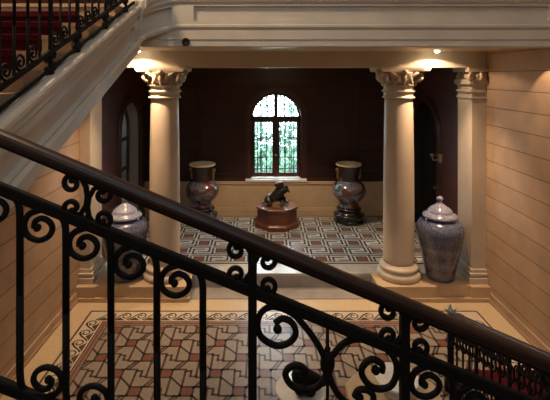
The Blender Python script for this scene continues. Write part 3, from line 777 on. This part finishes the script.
# ------------------------------------------------------------------ cloisonne vases
def make_vase(loc, label, rz):
    r = thing('enamel_vase', label, 'vase', loc, 'enamel vases by the back wall', rz)
    b = MB(); b.lathe([(.20,.36),(.25,.365),(.25,.40),(.215,.43),(.225,.47),(.30,.55),(.375,.64),(.412,.74),(.408,.82),(.365,.91),(.285,.98),(.235,1.02)],n=44); b.build('body','clois',r)
    n_ = MB(); n_.lathe([(.235,1.02),(.25,1.03),(.235,1.045),(.232,1.10),(.245,1.20),(.275,1.32),(.305,1.38)],n=44,caps=False); n_.build('neck','neck',r)
    m_ = MB(); m_.lathe([(.305,1.378),(.322,1.39),(.324,1.41),(.312,1.42),(.29,1.41),(.265,1.33),(.24,1.2),(.05,1.15),(.002,1.15)],n=44,caps=False); m_.build('rim','mouth',r)
    for s in (-1,1):
        h_ = MB(); h_.tube([(s*.225,0,1.06),(s*.265,0,1.05),(s*.285,0,1.10),(s*.28,0,1.18),(s*.275,0,1.25),(s*.31,0,1.29),(s*.335,0,1.26)],[.03,.036,.036,.038,.042,.028,.014],9)
        h_.ball((s*.30,.0,1.27),.05,10,8); h_.ball((s*.285,.05,1.27),.03,8,6,(.5,1,1)); h_.ball((s*.285,-.05,1.27),.03,8,6,(.5,1,1))
        h_.build('handle','gold',r)
    s_ = MB(); s_.lathe([(.33,0),(.365,.01),(.37,.05),(.34,.075),(.345,.12),(.375,.16),(.375,.19),(.33,.21),(.275,.25),(.27,.29),(.30,.31),(.30,.34),(.26,.362)],n=40); s_.build('stand','standw',r)
    return r
v = make_vase((1.785,10.6,0),'dark enamel vase with gilt handles on a black stand, right of the window',.12)
dup(v,(-1.83,10.6,0),'dark enamel vase with gilt handles, left of the window and half behind the handrail',-.25)

# ------------------------------------------------------------------ octagonal pedestal with bronze
pd = thing('octagonal_pedestal','low octagonal mahogany pedestal with a bronze on it, under the window','pedestal',(-.005,10.38,0))
pd.scale = (1.04,1.04,1.06)
def octa(mb, prof): mb.lathe(prof, n=8, smooth=False, rot=PI/8)
b = MB(); octa(b,[(.535,0),(.535,.07),(.525,.09),(.50,.11),(.495,.13)]); b.build('base','pedwood',pd,bevel=.006)
b = MB(); octa(b,[(.485,.125),(.485,.40),(.50,.41)]); b.build('body','pedwood',pd,bevel=.006)
b = MB(); octa(b,[(.50,.41),(.515,.42),(.515,.445),(.50,.455)]); b.build('top','pedtop',pd,bevel=.004)
def skin_obj(name, verts, edges, rads, material, parent=None, loc=(0,0,0), lvl=2, root=0):
    me = bpy.data.meshes.new(name); me.from_pydata(verts, edges, []); o = bpy.data.objects.new(name, me); C.objects.link(o)
    o.location = loc
    if parent: o.parent = parent
    o.modifiers.new('skin','SKIN'); ly = me.skin_vertices[0].data
    for i, r in enumerate(rads): ly[i].radius = (r, r); ly[i].use_root = (i == root)
    sb = o.modifiers.new('sub','SUBSURF'); sb.levels = lvl; sb.render_levels = lvl
    me.materials.append(M[material])
    for md in (o.modifiers['skin'],): md.use_smooth_shade = True
    return o
# crouching bronze beast with raised, turned head and a cub leaning on its shoulder
V = [(-.20,.02,.13),(-.10,.0,.17),(.02,0,.18),(.10,0,.24),(.13,-.02,.38),(.11,-.05,.49),(.04,-.09,.50),(-.03,-.11,.47),      # 0-7 spine, neck, head, muzzle
     (-.24,.06,.08),(-.30,.0,.05),(-.33,-.1,.045),                                                                        # 8-10 tail side haunch
     (-.20,-.12,.13),(-.12,-.20,.07),(-.22,-.22,.04),                                                                     # 11-13 hind leg
     (.13,-.11,.17),(.16,-.20,.08),(.10,-.28,.04),                                                                        # 14-16 fore leg
     (.15,.10,.15),(.24,.04,.07),(.30,-.06,.045),                                                                         # 17-19 other fore leg
     (-.17,.14,.12),(-.08,.18,.06),                                                                                       # 20-21
     (.15,.0,.56),(.17,-.10,.54)]                                                                                         # 22,23 ears
E = [(0,1),(1,2),(2,3),(3,4),(4,5),(5,6),(6,7),(0,8),(8,9),(9,10),(0,11),(11,12),(12,13),(3,14),(14,15),(15,16),(3,17),(17,18),(18,19),(0,20),(20,21),(5,22),(5,23)]
Rr = [.115,.12,.115,.115,.085,.08,.065,.035,.05,.035,.02,.075,.045,.03,.065,.045,.035,.065,.045,.035,.075,.04,.022,.022]
tag(skin_obj('bronze_sculpture',V,E,Rr,'bronze',None,(-.03,10.38,.484),root=2),'dark bronze sculpture of a crouching beast on the octagonal pedestal','sculpture')
bpy.context.view_layer.update()
sp_ = bpy.data.objects['bronze_sculpture']
V2 = [(.0,0,.0),(.03,-.01,.07),(.05,-.03,.13),(.03,-.07,.16),(-.06,-.05,.06),(-.10,-.08,.0),(.09,-.05,.06),(.12,-.10,.01),(-.05,.04,-.02),(.06,.05,-.02)]
E2 = [(0,1),(1,2),(2,3),(1,4),(4,5),(1,6),(6,7),(0,8),(0,9)]
cub = skin_obj('cub',V2,E2,[.06,.055,.045,.03,.028,.02,.028,.02,.035,.035],'bronze',sp_,(.20,-.10,.32))

# ------------------------------------------------------------------ bits at the bottom of the picture
ped = thing('stone_pedestal','pale octagonal stone pedestal carrying a white bowl, at the bottom beside the right iron post','pedestal',(.86,3.96,FL))
b = MB(); octa(b,[(.48,0),(.48,.10),(.43,.13),(.40,.16),(.40,.76),(.43,.80),(.46,.83),(.46,.90)]); b.build('body','tileb',ped,bevel=.008)
bw_ = thing('marble_bowl','white marble bowl with a ringed rim on the stone pedestal','bowl',(.90,4.02,FL+.90))
b = MB(); b.lathe([(.13,0),(.14,.02),(.10,.035),(.11,.05),(.17,.09),(.20,.12),(.205,.14),(.19,.145),(.17,.13),(.15,.115),(.14,.135),(.12,.14),(.10,.12),(.002,.10)],n=36); b.build('bowl_body','pale',bw_)
tb = thing('side_table','small round white-topped side table at the bottom centre behind the iron scrolls','table',(0.03,4.28,FL))
b = MB(); b.lathe([(.245,.72),(.255,.725),(.255,.745),(.245,.75)],n=40); b.build('tabletop','pale',tb)
b = MB(); b.lathe([(.17,0),(.17,.03),(.05,.06),(.03,.10),(.03,.3),(.05,.34),(.03,.38),(.03,.66),(.10,.71),(.10,.722)],n=24); b.build('pedestal','standw',tb)
sc_ = skin_obj('table_bronze',[(-.02,0,.09),(-.05,0,.18),(-.08,.0,.24),(.08,.0,.14),(.17,.02,.09),(.10,-.10,.04),(-.09,-.08,.04),(.21,.05,.03),(-.03,.09,.04)],[(0,1),(1,2),(1,3),(3,4),(0,5),(0,6),(4,7),(0,8)],[.095,.08,.045,.075,.05,.04,.04,.02,.045],'iron',None,(.05,4.20,FL+.765))
tag(sc_,'small black bronze figure on the round white-topped table','figurine')

# small brass bracket by the right doorway
sk = thing('wall_sconce','small dull brass wall bracket beside the dark right archway','sconce',(VW,8.98,1.86))
b = MB(); b.lathe([(.05,-.09),(.055,-.05),(.055,.05),(.05,.09)],n=16); b.build('backplate','brass',sk)
b = MB(); b.tube([(-.03,0,0),(-.10,0,-.04),(-.17,0,-.03),(-.19,0,.04)],.013,8); b.tube([(-.05,-.14,.06),(-.06,0,.05),(-.05,.10,.07)],.010,8); b.build('arm','brass',sk)
b = MB(); b.lathe([(.015,0),(.03,.01),(.05,.05),(.048,.055),(.02,.02)],(-.19,0,.04),16); b.build('cup','brass',sk)

# ------------------------------------------------------------------ lamps
def spot_lamp(x, y, label, power, ang=110, blend=.6, col=(1,.68,.41), size=.02, flush=False):
    r = thing('ceiling_spotlight', label, 'lamp', (x,y,4.01), 'spotlights under the gallery')
    if flush:
        b = MB(); b.lathe([(.06,0),(.06,-.004),(.045,-.004),(.042,0)],n=20); b.build('housing','sill',r)
        b = MB(); b.lathe([(.042,-.001),(.001,-.002)],n=16); b.build('lamp_lens','lamp',r)
    else:
        b = MB(); b.lathe([(.06,0),(.06,-.012),(.046,-.014),(.042,0)],n=20); b.build('housing','sill',r)
        b = MB(); b.lathe([(.040,-.004),(.036,-.022),(.020,-.034),(.001,-.038)],n=16); b.build('lamp_lens','lamp',r)
    l = bpy.data.lights.new('spot','SPOT'); l.energy = power; l.spot_size = math.radians(ang); l.spot_blend = blend; l.color = col; l.shadow_soft_size = size
    o = bpy.data.objects.new('spot_bulb', l); C.objects.link(o); o.parent = r; o.location = (0,0,-.05)
    if not flush:                                            # the hot core of the beam
        l2 = bpy.data.lights.new('spot_core','SPOT'); l2.energy = 390; l2.spot_size = math.radians(86); l2.spot_blend = .9; l2.color = col; l2.shadow_soft_size = size
        o2 = bpy.data.objects.new('spot_core', l2); C.objects.link(o2); o2.parent = r; o2.location = (0,0,-.05)
    return r
spot_lamp(2.57,7.2,'lit ceiling spotlight under the gallery above the right column',38,150,.2)
spot_lamp(-2.44,7.2,'lit ceiling spotlight under the gallery at the curved corner, left',38,150,.2)
spot_lamp(3.25,5.80,'ceiling spotlight under the gallery close to the right wall',42,92,.25,flush=True)
spot_lamp(-3.2,6.2,'ceiling spotlight under the gallery close to the left wall',60,100,.3,flush=True)
ol = MB(); ol.lathe([(.052,0),(.052,.012),(.04,.016),(.034,.002),(.001,.002)],n=20)
o_ = ol.build('recessed_light','dark'); o_.rotation_euler = (PI/2,0,0); o_.location = (CX+(186-262)/430*5.57,5.5655,EYE+33/430*5.57)
tag(o_,'unlit round dark recessed light in the pale gallery front','lamp')
# pendant hidden behind the beam lights the vestibule
vl = thing('ceiling_lamp','warm ceiling lamp in the vestibule, hidden behind the beam','lamp',(0,9.0,4.1))
b = MB(); b.lathe([(.16,0),(.16,-.03),(.12,-.05)],n=24); b.build('lamp_base','brass',vl)
b = MB(); b.lathe([(.12,-.05),(.11,-.09),(.06,-.12),(.002,-.13)],n=24); b.build('lamp_shade','lamp',vl)
def point(name, loc, e, col, r=.08, parent=None):
    l = bpy.data.lights.new(name,'POINT'); l.energy = e; l.color = col; l.shadow_soft_size = r
    o = bpy.data.objects.new(name,l); C.objects.link(o); o.location = loc
    if parent: o.parent = parent
    return o
l_ = bpy.data.lights.new('vestibule_spot','SPOT'); l_.energy = 340; l_.color = (1,.70,.42); l_.spot_size = math.radians(88); l_.spot_blend = .35; l_.shadow_soft_size = .07
o_ = bpy.data.objects.new('bulb', l_); C.objects.link(o_); o_.parent = vl; o_.location = (0,0,-.16)
sl_ = thing('ceiling_lamp','cool fill lamp added to brighten the side room behind the left archway','lamp',(-VW-1.5,9.9,3.2))  # added lamp; the closed side room would stay dark without it
b = MB(); b.lathe([(.14,0),(.13,-.05),(.08,-.08),(.002,-.09)],n=20); b.build('lamp_shade','sill',sl_)
point('bulb',(0,0,-.25),18,(.80,.93,1),.1,sl_)
gl = thing('ceiling_lamp','warm fill lamp added out of view to brighten the upper flight','lamp',(-2.6,3.7,7.3))  # unseen lamp, added to light the carpet and nosings of the upper flight
b = MB(); b.lathe([(.14,0),(.13,-.05),(.08,-.1),(.002,-.12)],n=20); b.build('lamp_shade','lamp',gl)
b = MB(); b.tube([(0,0,0),(0,0,1.3)],.012); b.build('cord','iron',gl)
point('bulb',(0,0,-.3),300,(1,.72,.46),.06,gl)

# ------------------------------------------------------------------ garden behind the window
w = MB(); w.box((-14,VB+.3,-1.6),(14,30,-1.5)); struct(w.build('ground','grass'))
def bush(x, y, z, rx, rz_, n, label, name='garden_tree', trunk=True, ryf=.7):
    r = thing(name, label, 'tree', (x,y,-1.5))
    if trunk:
        t = MB(); t.tube([(0,0,0),(.05,0,z*.5+.4),(0,.05,z+1.5)],[.12,.09,.05],8); t.build('trunk','bark',r)
    m_ = MB()
    for i in range(n):
        a = random.uniform(0,2*PI); ph = math.acos(random.uniform(-1,1)); q = random.uniform(.35,1)**.5
        c = Vector((rx*q*math.sin(ph)*math.cos(a), rx*ryf*q*math.sin(ph)*math.sin(a), z+1.5+rz_*q*math.cos(ph)))
        s = random.uniform(.06,.13); u = Vector((random.gauss(0,1),random.gauss(0,1),random.gauss(0,1))).normalized(); v = u.orthogonal().normalized()
        m_.faces([c-u*s, c+v*s*.5, c+u*s, c-v*s*.5],[(0,1,2,3)])
    f_ = m_.build('foliage','leaf',r,fix=False); return r
bush(-.95,13.9,1.2,.9,1.2,900,'leafy green tree outside, seen through the left window leaf')
bush(.95,14.1,1.3,.9,1.3,900,'leafy green tree outside, seen through the right window leaf')
bush(.1,17.2,1.7,2.4,1.9,1700,'leafy green tree farther off outside the window')
bush(0,12.4,.3,1.9,.95,1300,'low green hedge just outside the window','garden_hedge',False,.24)

# ------------------------------------------------------------------ sky, portals, camera
wd = bpy.data.worlds.new('World'); sc.world = wd; wd.use_nodes = True
bg = wd.node_tree.nodes['Background']; bg.inputs[0].default_value = (.72,.90,1,1); bg.inputs[1].default_value = 24.0
def portal(loc, rot, sx, sy):
    l = bpy.data.lights.new('portal','AREA'); l.shape = 'RECTANGLE'; l.size = sx; l.size_y = sy; l.cycles.is_portal = True
    o = bpy.data.objects.new('daylight_portal', l); C.objects.link(o); o.location = loc; o.rotation_euler = rot
portal((0,VB+.34,2.0),(PI/2*3,0,0),1.5,2.5)
portal(((LX0+LX1)/2,(LY0+LY1)/2,8.83),(0,0,0),LX1-LX0,LY1-LY0)
portal((.2,-2.42,6.5),(PI/2,0,0),4.3,2.7)
cam = bpy.data.cameras.new('Camera'); co = bpy.data.objects.new('Camera', cam); C.objects.link(co)
co.location = (CX,0,EYE); co.rotation_euler = (PI/2,0,0)
cam.sensor_width = 36; cam.sensor_fit = 'HORIZONTAL'; cam.lens = 430/550*36
cam.shift_x = 13/550; cam.shift_y = -125/550; cam.clip_start = .02
sc.camera = co
sc.view_settings.view_transform = 'Standard'; sc.view_settings.look = 'None'; sc.view_settings.gamma = 1; sc.view_settings.exposure = -0.06
